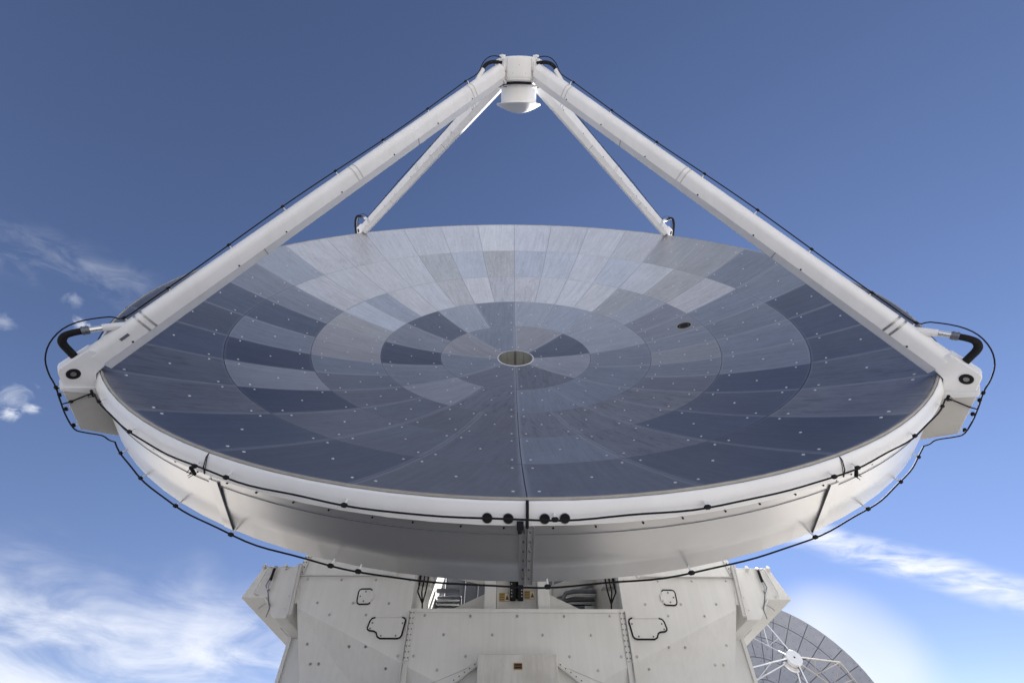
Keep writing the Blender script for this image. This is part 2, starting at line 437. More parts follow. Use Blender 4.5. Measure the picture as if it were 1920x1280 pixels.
# bottom joint: two angle bars bolted together
mb = MB()
for s in (-1, 1):
    mb.obox((6.085, .005*s, 1.445), (.016, 0, 0), (0, .0025, 0), (0, 0, .272))
    mb.obox((6.073, .026*s, 1.445), (.004, 0, 0), (0, .019, 0), (0, 0, .272))
    mb.obox((6.078, .0455*s, 1.445), (.007, 0, 0), (0, .002, 0), (0, 0, .26))
mb.build('bottom_joint', M['skirt'], skirt, rotz(270))
mb = MB()
for i in range(6):
    for s in (-1, 1): mb.cyl((6.075, .021*s, 1.24+.085*i), (6.086, .021*s, 1.24+.085*i), .0065, 8)
tag(mb.build('joint_bolt', M['slate'], skirt, rotz(270)), kind='stuff')
mb = MB(); mb.tube([(6.03, 0, 1.878), (6.06, 0, 1.862), (6.098, 0, 1.80), (6.108, 0, 1.73)], .010, 6); mb.build('cap_joint', M['black'], skirt, rotz(270))
# four round vent holes beside the joint
for x in (-.253, -.120, .110, .238):
    a = 270+math.degrees(x/6.09)
    mb = MB(); mb.tube([(6.05, 0, 1.766), (6.0862, 0, 1.7822)], .032, 20); o = mb.build('vent_hole', M['black'], skirt, rotz(a))
    mb = MB(); mb.tube([(6.0842-.0137*math.cos(t), .0335*math.sin(t), 1.7815+.0306*math.cos(t)) for t in np.linspace(0, 2*math.pi, 20, endpoint=False)], .0028, 5, closed=True)
    mb.build('vent_rim', M['steel'], skirt, rotz(a))
# rivets along the skirt
mb = MB()
mb2 = MB(); mb2.tube([polar(6.0705, a, 1.6305) for a in np.arange(0, 360, 1.5)], .0028, 5, closed=True); mb2.build('skirt_groove', M['slate'], skirt)
for a in np.arange(0, 360, 5.625):
    for da, z in ((1.6, 1.685), (-1.4, 1.685)):
        t = R_(a+da); e = Vector((math.cos(t), math.sin(t), 0)); mb.cyl(e*6.066+Vector((0, 0, z)), e*6.0725+Vector((0, 0, z)), .007, 6)
tag(mb.build('skirt_rivet', M['black'], skirt), kind='stuff')
# gooseneck of the joint: dark clamp
mb = MB(); mb.obox((6.125, -.045, 1.765), (.022, 0, 0), (0, .022, 0), (0, 0, .016)); mb.cyl((6.125, -.045, 1.75), (6.115, -.045, 1.70), .016, 8)
mb.build('cable_clamp', M['black'], skirt, rotz(270))

# lightning cables around the rim
def rim_cable(a0, a1, r, z, sag=.012, step=5.0):
    n = max(4, int((a1-a0)/1.0)); pts = []
    for i in range(n+1):
        a = a0+(a1-a0)*i/n; pts.append(polar(r+.004*math.sin(i*.9), a, z-sag*.5*math.sin(math.radians((a-a0)*36))))
    return pts
def cable_run(a0, a1, r, z, clips, studr, name='rim_cable'):
    c = MB(); c.tube(rim_cable(a0, a1, r, z), .0068, 6); c = c.build(name, M['black'], tele, DISH)
    for a in clips:
        k = MB(); e = polar(1, a, 0); t = Vector((-e.y, e.x, 0)); q = polar(r, a, z)
        k.tube([q-t*.022, q-t*.012, q+t*.012, q+t*.022], [.009, .0155, .0155, .009], 8)
        k.build('cable_clip', M['black'], c)
        k = MB(); k.tube([q-e*.005, polar(studr, a, z+.01)], .0065, 6); k.build('stud', M['white'], c)
    return c
cable_run(229, 311, 6.118, 1.808, [231, 238.5, 247, 250, 258.9, 271.6, 281, 291, 293.4, 301.5, 309], 6.075)
cable_run(228, 312, 6.118, 1.208, [230.5, 236, 242, 248.5, 257, 259, 271.4, 281, 291.5, 298, 304, 309.5], 6.06)
for a0, a1 in ((139, 221), (319, 401), (49, 131)):
    cable_run(a0, a1, 6.11, 1.80, AR(a0+3, a1-3, 9), 6.06)
# coiled lashings of spare cable at the joint covers
for a in (246.7, 293.2, 224.5+3.2, 312.2):
    mb = MB()
    for i in range(5):
        q = polar(6.128, a+.05*i, 1.79-.012*i)
        mb.ball(q, .013, 8); mb.tube([q, q+Vector(polar(.03, a, 0))+Vector((random.uniform(-.02, .02), 0, random.uniform(-.03, .01)))], .003, 4)
    mb.build('cable_lashing', M['black'], tele, DISH)

# ------------------------------------------------------------------ support legs, built once in the plane of angle zero
LD = Vector((-.8753, 0, .4837)); LN = Vector((.4837, 0, .8753)); LT = Vector((0, 1, 0))
def lax(r): return Vector((r, 0, 2.263-.5526*(r-5.506)))
def section(c, k=1.0):
    up = [(.05+.085*math.sin(R_(a)), .092*math.cos(R_(a))) for a in range(0, 181, 15)]
    up = [(-.045, .090)]+up+[(-.045, -.090)]
    lo = [(-.045, -.090), (-.135, -.034), (-.140, -.026), (-.140, .026), (-.135, .034), (-.045, .090)]
    return [[c+LN*(n*k)+LT*(t*k) for n, t in q] for q in (up, lo)]
def leg_mesh():
    mb = MB()
    A, B = lax(6.0), lax(.40)
    for part in (0, 1):
        a, b = section(A)[part], section(B)[part]; n = len(a)
        if part == 0: mb.add(a+b, [(i, i+n, i+n+1, i+1) for i in range(n-1)], True)
        else:
            for i in range(n-1): mb.add([a[i], b[i], b[i+1], a[i+1]], [(0, 1, 2, 3)])
    for c, rev in ((A, 0), (B, 1)):
        q = section(c); ring = q[0]+q[1][1:-1]; mb.add(ring, [tuple(range(len(ring)))[::-1 if rev else 1]])
    return mb.mesh('support_leg', M['white'])
def ring_band(r, w, k):
    mb = MB(); A, B = lax(r)+LD*w, lax(r)-LD*w
    a, b = section(A, k)[0], section(B, k)[0]; n = len(a); mb.add(a+b, [(i, i+n, i+n+1, i+1) for i in range(n-1)], True)
    a2, b2 = section(A, .98)[0], section(B, .98)[0]
    mb.add(a+a2, [(i, i+1, i+n+1, i+n) for i in range(n-1)]); mb.add(b+b2, [(i, i+n, i+n+1, i+1) for i in range(n-1)])
    mb.add([b[0], b2[0], a2[0], a[0]], [(0, 1, 2, 3)]); mb.add([b[-1], b2[-1], a2[-1], a[-1]], [(3, 2, 1, 0)])
    return mb.mesh('clamp_band', M['steel'])
legm = leg_mesh()
bands = [ring_band(r, .011, 1.03) for r in (5.56, 5.50)]
bandsw = []
for r in (3.05, 2.99, 1.06, 1.00):
    me = ring_band(r, .009, 1.022); me.materials[0] = M['bracket']; bandsw.append(me)
def P2(r, z, t=0.0): return Vector((r, t, z))
fork = MB(); fork.prism([P2(q[0], q[1], -.088) for q in ((6.03, 2.128), (6.275, 2.005), (6.295, 1.975), (6.30, 1.80), (6.085, 1.74), (6.05, 1.87), (5.97, 1.93), (5.98, 2.09))], (0, .176, 0))
forkm = fork.mesh('foot_fork', M['white'])
brk = MB(); brk.prism([P2(q[0], q[1], -.105) for q in ((6.05, 1.725), (6.315, 1.80), (6.315, 1.355), (6.05, 1.13))], (0, .21, 0))
brkm = brk.mesh('leg_bracket', M['bracket'])
brk = MB(); brk.prism([P2(q[0], q[1], -.112) for q in ((6.072, 1.735), (6.325, 1.835), (6.325, 1.79), (6.072, 1.655))], (0, .224, 0))
brkt = brk.mesh('bracket_head', M['white'])
pin = MB(); pin.tube([P2(6.20, 1.925, -.094), P2(6.20, 1.925, .094)], .052, 20); pinm = pin.mesh('pin_ring', M['black'])
pin = MB(); pin.tube([P2(6.20, 1.925, -.099), P2(6.20, 1.925, .099)], .022, 12); pinc = pin.mesh('pin', M['steel'])
st = MB(); st.tube([P2(5.60, 2.235), P2(5.74, 2.275), P2(5.885, 2.29)], .038, 12); stubm = st.mesh('conduit_stub', M['white'])
st = MB(); st.tube([P2(5.885, 2.29), P2(5.98, 2.295)], .031, 12); st2m = st.mesh('conduit_sleeve', M['alu'])
st = MB(); st.tube([P2(5.975, 2.295), P2(6.035, 2.297)], .041, 12); st.tube([P2(5.99, 2.295), P2(6.0, 2.296)], .046, 12); st.tube([P2(6.018, 2.297), P2(6.027, 2.297)], .046, 12); collm = st.mesh('hose_collar', M['slate'])
hz = MB(); hz.tube(curve([P2(6.03, 2.297), P2(6.10, 2.296), P2(6.155, 2.282), P2(6.185, 2.24), P2(6.185, 2.19), P2(6.165, 2.12), P2(6.14, 2.03)]), .033, 12); hosem = hz.mesh('foot_hose', M['black'])
hz = MB(); hz.tube(curve([P2(6.03, 2.297), P2(6.20, 2.32), P2(6.38, 2.27), P2(6.49, 2.12), P2(6.53, 1.93), P2(6.53, 1.70), P2(6.40, 1.50), P2(6.10, 1.40)]), .034, 12); hosem2 = hz.mesh('foot_hose', M['black'])
np_ = MB(); np_.obox(lax(5.73)+LN*.045+LT*.0925, LD*.045, LN*.014, LT*.002); np_m = np_.mesh('name_plate', M['slate'])
ap = MB(); ap.tube([lax(.95)+LN*.06, P2(.86, 4.99), P2(.775, 5.09)], .030, 10); apm = ap.mesh('apex_stub', M['white'])
ap = MB(); ap.tube(curve([P2(.78, 5.085), P2(.74, 5.14), P2(.65, 5.19), P2(.54, 5.215), P2(.37, 5.22)]), .026, 10); aphm = ap.mesh('apex_hose', M['black'])
# cable along the top of the leg
def leg_cable_mesh(sg):
    cp = [P2(.36, 5.29), P2(.52, 5.295), P2(.66, 5.26), P2(.78, 5.17), P2(.88, 5.03)]
    for r in AR(1.04, 5.62, 20): cp.append(lax(r)+LN*(.178+.012*math.sin(r*2.1)))
    cp += [P2(5.80, 2.385), P2(6.0, 2.395), P2(6.15, 2.35), P2(6.27, 2.24), P2(6.34, 2.10), P2(6.36, 1.95), P2(6.355, 1.84), P2(6.36, 1.72, .02*sg), P2(6.37, 1.55, .06*sg), P2(6.355, 1.38, .10*sg), P2(6.30, 1.32, .125*sg), P2(6.19, 1.235, .14*sg), P2(6.15, 1.20, .22*sg), P2(6.1096, 1.208, .3202*sg)]
    lc = MB(); lc.tube(curve(cp, 3), .0068, 6); return lc.mesh('leg_cable', M['black'])
lcm, lcm_r = leg_cable_mesh(1), leg_cable_mesh(-1)
CLIP = [(lax(r)+LN*(.178+.012*math.sin(r*2.1)), LD) for r in (1.04, 1.75, 2.5, 3.2, 3.9, 4.55, 5.2, 5.62)]
CLIP += [(P2(6.355, z), Vector((0, 0, 1))) for z in (1.80, 1.72, 1.56, 1.37)]
clip1 = MB(); clip1.tube([(0, 0, -.02), (0, 0, -.011), (0, 0, .011), (0, 0, .02)], [.009, .0155, .0155, .009], 8); clm = clip1.mesh('cable_clip', M['black'])
lc = MB()
for r in (1.0, 1.75, 2.5, 3.2, 3.9, 4.55, 5.2, 5.62): lc.cyl(lax(r)+LN*.12, lax(r)+LN*.18, .007, 6)
for z in (1.80, 1.72, 1.56, 1.37): lc.cyl(P2(6.32, z), P2(6.362, z), .006, 6)
sdm = lc.mesh('stud', M['white'])
lk = MB(); lk.tube([P2(6.365, 1.70), P2(6.36, 1.66, .10), P2(6.30, 1.67, .125), P2(6.14, 1.70, .125), P2(6.115, 1.72, .22), P2(6.12, 1.78, .40)], .007, 6)
lk.tube([P2(6.32, 1.80), P2(6.35, 1.79, .02), P2(6.365, 1.72)], .005, 6); lk.ball(P2(6.29, 1.672, .127), .017, 8)
lkm = lk.mesh('bonding_cable', M['black']); 
lk = MB(); lk.tube([P2(6.365, 1.70), P2(6.36, 1.66, -.10), P2(6.30, 1.67, -.125), P2(6.14, 1.70, -.125), P2(6.115, 1.72, -.22), P2(6.12, 1.78, -.40)], .007, 6)
lkm2 = lk.mesh('bonding_cable', M['black'])
bl = MB()
for r in (5.72, 4.62, 4.05, 3.3, 2.5, 1.75, 1.1):
    for s in (-1, 1):
        q = lax(r)-LN*.035+LT*(.090*s); bl.cyl(q-LT*.004*s, q+LT*.004*s, .010, 8)
blm = bl.mesh('leg_bolt', M['black'])
sl = MB()
for r in (4.33, 2.1):
    for s in (-1, 1): sl.obox(lax(r)-LN*.092+LT*(.0628*s), LD*.0025, LN*.045+LT*(.028*s), LT*.003)
slm = sl.mesh('leg_seam', M['slate'])
for ang in (225, 315, 45, 135):
    leg = mesh_obj('support_leg', legm, tele, DISH @ rotz(ang))
    for me in bands: mesh_obj('clamp_band', me, leg)
    for me in bandsw: mesh_obj('clamp_band', me, leg)
    bevel(mesh_obj('foot_fork', forkm, leg), .008)
    for nm, me in (('pin_ring', pinm), ('pin', pinc), ('conduit_stub', stubm), ('conduit_sleeve', st2m), ('hose_collar', collm), ('foot_hose', hosem if ang > 200 else hosem2),
                   ('apex_stub', apm), ('apex_hose', aphm), ('leg_cable', lcm if ang in (225, 45) else lcm_r), ('stud', sdm), ('leg_seam', slm)):
        mesh_obj(nm, me, leg)
    for q, ax_ in CLIP: mesh_obj('cable_clip', clm, leg, Matrix.Translation(q) @ ax_.to_track_quat('Z', 'Y').to_matrix().to_4x4())
    tag(mesh_obj('leg_bolt', blm, leg), kind='stuff')
    mesh_obj('bonding_cable', lkm if ang in (225, 45) else lkm2, leg)
    if ang == 225: mesh_obj('name_plate', np_m, leg)
    b = bevel(mesh_obj('leg_bracket', brkm, tele, DISH @ rotz(ang)), .006); bevel(mesh_obj('bracket_head', brkt, b), .006)

# ------------------------------------------------------------------ apex drum and subreflector
mb = MB(); mb.lathe([(.0, 5.305), (.345, 5.305), (.372, 5.295), (.378, 5.27), (.378, 4.985), (.360, 4.965), (.30, 4.96)], n=64)
apex = mb.build('apex_drum', M['white'], tele, DISH)
for a in (270, 0, 90, 180):
    mb = MB(); mb.lathe([(.3785, 5.280), (.3835, 5.277), (.3835, 5.02), (.3785, 5.017)], a-29, a+29, 12)
    for e in (-29, 29):
        mb.add([polar(.378, a+e, 5.277), polar(.3835, a+e, 5.277), polar(.3835, a+e, 5.02), polar(.378, a+e, 5.02)], [(0, 1, 2, 3)])
    mb.build('drum_hatch', M['white'], apex)
    mb = MB()
    for da, z in ((0, 5.18), (-15, 5.07), (15, 5.07)): mb.cyl(polar(.382, a+da, z), polar(.3865, a+da, z), .005, 6)
    tag(mb.build('hatch_screw', M['slate'], apex), kind='stuff')
    mb = MB()
    for e in (-29.5, 29.5): mb.cyl(polar(.3795, a+e, 5.277), polar(.3795, a+e, 5.02), .003, 5)
    mb.build('hatch_gap', M['slate'], apex)
for a in (225, 315, 45, 135):
    mt = rotz(a)
    mb = MB(); mb.prism([P2(.33, 5.27, -.075), P2(.385, 5.25, -.075), P2(.42, 5.16, -.075), P2(.44, 4.99, -.075), P2(.36, 4.93, -.075), P2(.33, 4.97, -.075)], (0, .15, 0))
    bevel(mb.build('leg_saddle', M['white'], apex, mt), .008)
    mb = MB()
    for t in (-.095, .095):
        for z in (5.0, 5.06, 5.11): mb.ball(P2(.385, z, t), .014, 8)
        mb.tube([P2(.36, 4.97, t*1.1), P2(.37, 5.02, t), P2(.365, 5.12, t*.95), P2(.35, 5.2, t*.9)], .012, 6)
    mb.build('saddle_bolt', M['bracket'], apex, mt)
    mb = MB(); mb.tube([P2(.34, 5.29), P2(.40, 5.275)], .03, 10); mb.box(.33, .40, -.03, .03, 5.30, 5.33); mb.build('cable_gland', M['white'], apex, mt)
mb = MB(); mb.lathe([(.28, 4.957), (.345, 4.959), (.35, 4.945), (.345, 4.934), (.28, 4.934)], n=48); mb.build('shadow_gap', M['black'], apex)
mb = MB(); mb.tube([polar(.345, a, 4.945+.004*math.sin(a)) for a in range(225, 325, 6)], .007, 6); mb.tube([polar(.345, 225, 4.94), polar(.36, 228, 4.90), polar(.33, 234, 4.90)], .005, 6)
mb.build('drum_cable', M['black'], apex)
mb = MB(); mb.lathe([(.296, 4.94), (.296, 4.905), (.289, 4.90), (.289, 4.71), (.30, 4.695), (.362, 4.683), (.366, 4.678), (.362, 4.672)], n=64)
sub = mb.build('subreflector', M['white'], tele, DISH)
mb = MB(); mb.lathe([(max(.0001, .362*t), 4.548+.124*t**1.7) for t in np.linspace(0, 1, 16)], n=64, smooth=True); mb.build('mirror_face', material('mirror_face', (.60, .60, .59), .42, metal=.25), sub)

# ------------------------------------------------------------------ back of the dish and receiver cabin
mb = MB(); mb.lathe([(5.99, 1.25), (1.9, -.95), (1.3, -1.2)], n=96)
back = mb.build('back_structure', M['white'], tele, DISH)
mb = MB(); mb.box(-1.2, 1.2, -1.75, 1.75, -3.6, -1.15)
bevel(mb.build('receiver_cabin', M['white'], tele, DISH), .05)  # hidden; enlarged to keep sun off the arm's inner wall

# ------------------------------------------------------------------ the mount (world axes, mirrored left and right)
FY = -1.8
def mx(q, s): return (q[0]*(-s), q[1], q[2])        # points are given for the left side (x<0); s=-1 keeps, s=+1 mirrors
K = (-2.90, FY, 3.19); U = (-3.02, FY, 3.57); UI = (-1.40, FY, 3.57); KI = (-1.40, FY, 3.19); CI = (-1.40, FY, 3.19-1.149*1.5/2.9)
FC = (0, FY, 2.041); G1 = (-.90, -1.34, 1.4); G2 = (-2.38, -1.34, 1.4); G3 = (-2.62, 0, 1.4)
T = (-2.62, -.75, 7.35); TI = (-1.40, -.75, 7.35)
flip = lambda q: (q[0], -q[1], q[2])
mb = MB()
def facet(*pts):
    for s in (-1, 1):
        P = [Vector(mx(q, s)) for q in pts]
        for back_ in (0, 1):
            Q = [Vector(flip(q)) for q in P] if back_ else P
            n = len(Q); nr = sum((Q[i].cross(Q[(i+1) % n]) for i in range(n)), Vector())
            mb.add(Q if True else Q, [tuple(range(n))])
facet(K, CI, KI, UI, U)                      # arm front
facet(U, UI, TI, T)                          # arm front, leaning back
facet(K, FC, G1); facet(K, G1, G2); facet(K, G2, G3, (-2.98, 0, 3.19))
facet(K, (-2.98, 0, 3.19), (-3.06, 0, 3.57), U); facet(U, (-3.06, 0, 3.57), (-2.62, 0, 7.35), T)
facet(T, (-2.62, 0, 7.35), (-1.4, 0, 7.35), TI)
facet(UI, KI, (-1.4, 0, 3.19), (-1.4, 0, 3.57)); facet(UI, (-1.4, 0, 3.57), (-1.4, 0, 7.35), TI)
facet(FC, (0, FY, 3.19), KI, CI)             # half of the front plate
facet(FC, (0, -1.34, 1.4), G1)
facet(KI, (0, FY, 3.19), (0, FY+.05, 3.19), (-1.4, FY+.05, 3.19)); facet((-1.4, FY+.05, 3.0), (0, FY+.05, 3.0), (0, 0, 3.0), (-1.4, 0, 3.0)); facet((-1.4, FY+.05, 3.19), (0, FY+.05, 3.19), (0, FY+.05, 3.0), (-1.4, FY+.05, 3.0))
yoke = mb.build('yoke', M['cream'], tele)
mb = MB(); n = 48
mb.lathe([(2.1, .12), (1.9, .5), (1.75, 1.45), (1.6, 1.5)], n=48); mb.build('pedestal', M['cream'], tele)
mb = MB(); mb.cyl((-1.45, 0, 7.10), (1.45, 0, 7.10), .35, 24); mb.build('elevation_axle', M['slate'], tele)

def strip(pts, w, t, name, mat, parent=None, nrm=(0, -1, 0), both=True):
    """flat bar following points on a face, w half width, t thickness"""
    for s in ((-1, 1) if both else (-1,)):
        mb = MB(); P = [Vector(mx(q, s)) for q in pts]; N = Vector(nrm)
        for a, b in zip(P[:-1], P[1:]):
            dv = (b-a); L = dv.length; dv.normalize(); side = dv.cross(N).normalized()
            mb.obox((a+b)/2+N*t/2, dv*(L/2), side*w, N*(t/2))
        bevel(mb.build(name, mat, parent or yoke), .003, 1)
def fy(q, off=0): return (q[0], FY-off, q[1])
# flange joints between arms and front plate
strip([fy((-1.372, 3.16)), fy((-1.372, 2.63))], .030, .014, 'flange_strip', M['cream'])
strip([fy((-1.372, 2.62)), (-1.372, FY+.045, 2.30)], .030, .014, 'flange_strip', M['cream'])
strip([fy((-1.414, 3.16)), fy((-1.414, 2.63))], .007, .045, 'flange_edge', M['bracket'])
strip([fy((-1.414, 2.62)), (-1.414, FY+.045, 2.30)], .007, .045, 'flange_edge', M['bracket'])
# top lip of the front plate, horizontal joint and side flange of the arms
strip([fy((-1.33, 3.165)), fy((-.001, 3.165))], .022, .012, 'plate_lip', M['cream'])
strip([fy((-2.99, 3.575)), fy((-1.70, 3.575))], .006, .035, 'joint_ledge', M['bracket'])
strip([fy((-2.995, 3.60)), (-2.985, FY+.1, 3.95)], .035, .016, 'side_flange', M['cream'])
strip([fy((-2.93, 3.24)), fy((-3.005, 3.57))], .018, .012, 'side_flange', M['cream'])
strip([fy((-3.03, 3.72)), fy((-2.965, 3.10))], .030, .05, 'side_channel', M['bracket'])
strip([fy((-3.045, 3.72)), fy((-2.98, 3.10))], .006, .062, 'side_channel', M['cream'])
strip([fy((-1.76, 3.6)), fy((-1.66, 3.6))], .04, .02, 'ledge_end', M['cream'])
# side wing plate running down behind the corner
for s in (-1, 1):
    mb = MB(); mb.prism([mx(q, s) for q in ((-3.06, -1.3, 3.3), (-3.06, -1.3, 1.45), (-2.6, -1.3, 1.45), (-2.6, -1.3, 3.3))], (0, .06, 0)); mb.build('side_wing', M['cream'], yoke)
    mb = MB(); mb.obox(mx((-3.075, -1.29, 2.3), s), (.022, 0, 0), (0, .04, 0), (0, 0, .85)); mb.build('wing_flange', M['cream'], yoke)
# bolts on the faces
BF = [(-2.882, 3.534), (-2.412, 3.53), (-1.939, 3.528), (-1.469, 3.525), (-2.655, 3.252), (-2.183, 3.249), (-1.705, 3.247), (-2.455, 3.115), (-1.978, 3.115),
      (-1.21, 3.111), (-.612, 3.106), (-.939, 2.901), (-.32, 2.901), (-1.481, 2.679), (-1.285, 2.679), (-.644, 2.677), (-.979, 2.541)]
def bolt(mb, q, nrm, r=.015):
    q = Vector(q); N = Vector(nrm).normalized()
    mb.cyl(q-N*.003, q+N*.004, r*1.15, 10); mb.cyl(q+N*.003, q+N*.017, r*.68, 6, r*.58)
for s in (-1, 1):
    mb = MB()
    for q in BF: bolt(mb, mx(fy(q), s), (0, -1, 0))
    for tri, lst in (((K, FC, G1), ((.20, .10), (.36, .12), (.33, .02))), ((K, G1, G2), ((.08, .13), (.10, .22), (.17, .15)))):
        a, b, c = (Vector(mx(q, s)) for q in tri); nr = (b-a).cross(c-a).normalized()
        if nr.y > 0: nr = -nr
        for u_, v_ in lst: bolt(mb, a+(b-a)*u_+(c-a)*v_, nr)
    tag(mb.build('bolt', M['steel'], yoke), kind='stuff')
    mb = MB()
    for i in range(9): 
        for xx in (-1.353, -1.391): bolt(mb, mx((xx, FY-.014, 3.14-.06*i), s), (0, -1, 0), .007)
    for i in range(5):
        for xx in (-2.975, -3.015): bolt(mb, mx((xx, FY-.02+.1*i/5, 3.62+.07*i), s), (0, -1, 0), .007)
    tag(mb.build('flange_bolt', M['slate'], yoke), kind='stuff')
mb = MB(); bolt(mb, fy((0, 3.106)), (0, -1, 0)); tag(mb.build('bolt', M['steel'], yoke), kind='stuff')
# access hatches with black seals
H1 = [(-1.798, 3.085), (-1.452, 3.089), (-1.415, 3.075), (-1.402, 3.05), (-1.426, 2.889), (-1.445, 2.865), (-1.475, 2.857), (-1.694, 2.857), (-1.73, 2.875), (-1.753, 2.919), (-1.784, 2.934), (-1.845, 2.940), (-1.872, 2.955), (-1.876, 2.973), (-1.86, 3.045), (-1.84, 3.073)]
H2 = [(-2.10, 3.414), (-1.985, 3.416), (-1.958, 3.40), (-1.951, 3.375), (-1.947, 3.285), (-1.955, 3.255), (-1.975, 3.238), (-2.095, 3.234), (-2.122, 3.248), (-2.132, 3.275), (-2.136, 3.38), (-2.125, 3.404)]
HB1 = [(-1.822, 3.024), (-1.841, 2.965), (-1.685, 2.886), (-1.499, 2.887), (-1.436, 3.023)]; HB2 = [(-2.039, 3.383), (-2.101, 3.327), (-2.045, 3.271)]
for H, HB, tab in ((H1, HB1, ((-1.79, -1.47, 3.083, 3.10))), (H2, HB2, ((-1.965, -1.925, 3.29, 3.36)))):
    off = .045 if H is H1 else 0
    for s in (-1, 1):
        HH = [(x-off, z) for x, z in H]
        mb = MB(); mb.prism([mx(fy(q, .001), s) for q in HH], (0, -.010, 0)); h = mb.build('access_hatch', M['cream'], yoke)
        mb = MB(); pts = [Vector(mx(fy(q, .008), s)) for q in HH]
        if H is H1: mb.tube(pts[1:]+pts[:1], .0105, 6)
        else: mb.tube(pts[5:]+pts[:3], .0095, 6)
        mb.build('hatch_seal', M['black'], yoke)
        mb = MB(); x0, x1, z0, z1 = tab; x0 -= off; x1 -= off
        mb.box(min(mx((x0, 0, 0), s)[0], mx((x1, 0, 0), s)[0]), max(mx((x0, 0, 0), s)[0], mx((x1, 0, 0), s)[0]), FY-.022, FY-.001, z0, z1); mb.build('hatch_hinge', M['cream'], yoke)
        mb = MB()
        for q in HB: bolt(mb, mx(fy((q[0]-off, q[1]), .011), s), (0, -1, 0), .009)
        tag(mb.build('hatch_screw', M['slate'], yoke), kind='stuff')
# service box low in the middle, with braces
mb = MB(); mb.box(-.475, .465, FY-.30, FY, 1.5, 2.655); sb = bevel(mb.build('service_box', M['cream2'], tele), .012)
mb = MB(); mb.box(-.052, .052, FY-.3045, FY-.3005, 2.505, 2.572); o = mb.build('sticker', M['yellow'], sb)
mb = MB(); mb.box(-.048, .048, FY-.3065, FY-.3047, 2.512, 2.566); mb.build('sticker_print', M['brown'], sb)
mb = MB()
for z in (2.552, 2.528): mb.box(-.040, .040, FY-.308, FY-.3067, z-.006, z+.006)
mb.build('sticker_line', M['black'], sb)
strip([fy((-.48, 2.605), .0), fy((-.80, 2.40), .0)], .026, .05, 'brace_flange', M['cream'], sb)
strip([fy((-.475, 2.585), .05), fy((-.80, 2.372), .05)], .007, .012, 'brace_edge', M['bracket'], sb)
strip([fy((-.50, 2.60)), fy((-1.10, 2.39))], .004, .006, 'brace_seam', M['bracket'], sb)
for s in (-1, 1):
    mb = MB()
    for i in range(5): bolt(mb, Vector(mx(fy((-.52-.06*i, 2.59-.038*i), .05), s)), (0, -1, 0), .007)
    tag(mb.build('brace_bolt', M['slate'], sb), kind='stuff')

# central post between the arms
mb = MB()
for s in (-1, 1):
    mb.box(min(.29*s, .45*s), max(.29*s, .45*s), -1.62, -1.15, 3.0, 4.9)
mb.box(-.289, .289, -1.40, -1.15, 3.0, 4.9)
post = bevel(mb.build('central_post', M['cream'], tele), .01)
for s in (-1, 1):
    mb = MB(); mb.prism([(.4505*s, -1.35, 3.48), (.4505*s, -1.35, 3.0), (1.30*s, -1.35, 3.0), (1.30*s, -1.35, 3.12)], (0, .05, 0)); mb.build('gusset', M['cream'], post)
for x, z in ((-.175, 3.425), (.185, 3.455)):
    mb = MB(); mb.box(x-.075, x+.075, -1.404, -1.401, z-.055, z+.055); st_ = mb.build('warning_sticker', M['yellow'], post)
    mb = MB(); mb.box(x+.008, x+.070, -1.407, -1.4045, z-.048, z+.048); mb.build('sticker_field', M['ivory'], post)
    mb = MB(); mb.prism([(x+.014, -1.4075, z-.034), (x+.064, -1.4075, z-.034), (x+.039, -1.4075, z+.030)], (0, -.002, 0)); mb.build('warning_triangle', M['brown'], post)
    mb = MB()
    for i in range(3): mb.box(x-.066, x-.006, -1.4062, -1.4045, z+.026-.03*i, z+.034-.03*i)
    mb.build('sticker_line', M['brown'], post)
mb = MB()
for s in (-1, 1): mb.box(.035*s-.022 if s > 0 else -.095, .095 if s > 0 else .022-.035, -1.50, -1.41, 3.37, 3.95)
mb.box(-.014, .014, -1.47, -1.41, 3.40, 3.95)
cc = bevel(mb.build('cable_carrier', M['black'], post), .012)
mb = MB()
for s in (-1, 1):
    for i in range(5): mb.cyl((.072*s, -1.50, 3.41+.04*i), (.072*s, -1.506, 3.41+.04*i), .009, 8)
mb.build('carrier_rivet', M['alu'], post)
# machinery seen between the arms
mb = MB(); mb.box(-1.39, 0, 1.36, 1.40, 3.0, 4.6); mb.build('rear_panel', M['slate'], tele)  # backdrop wall, extended across to block sun on the left arm
mb = MB(); mb.box(.004, 1.39, 1.36, 1.40, 3.0, 4.6); mb.build('rear_panel', M['slate'], tele)
mb = MB(); mb.box(-1.38, -.95, .25, .9, 3.02, 3.86); mc = bevel(mb.build('drive_cabinet', M['slate'], tele), .02)
for i in range(4):
    mb = MB(); mb.prism([(-1.37, .24, 3.56+.065*i), (-1.37, .18, 3.585+.065*i), (-1.37, .24, 3.61+.065*i)], (.40, 0, 0)); mb.build('louver', M['alu'], mc)
mb = MB(); mb.box(-.93, -.89, .2, .3, 3.0, 4.3); mb.box(-.70, -.66, .2, .3, 3.0, 4.3); mb.box(-1.38, -.98, .1, .2, 3.88, 3.93); mb.build('cabinet_frame', M['slate'], tele)
mb = MB(); mb.obox((1.02, .30, 4.02), (.62, 0, .20), (0, .12, 0), (-.03, 0, .10)); bevel(mb.build('slanted_beam', M['white'], tele), .02)
mb = MB(); mb.obox((-.95, -.2, 4.12), (.62, 0, -.13), (0, .12, 0), (.02, 0, .10)); bevel(mb.build('slanted_beam', M['bracket'], tele), .02)
pf = MB(); 
for i in range(9):
    for j in range(3):
        x = .86+.062*i; z = 3.98+.062*j; pf.box(x, x+.012, 1.2, 1.22, z, z+.062)
for j in range(4): pf.box(.86, 1.39, 1.195, 1.225, 3.975+.062*j, 3.987+.062*j)
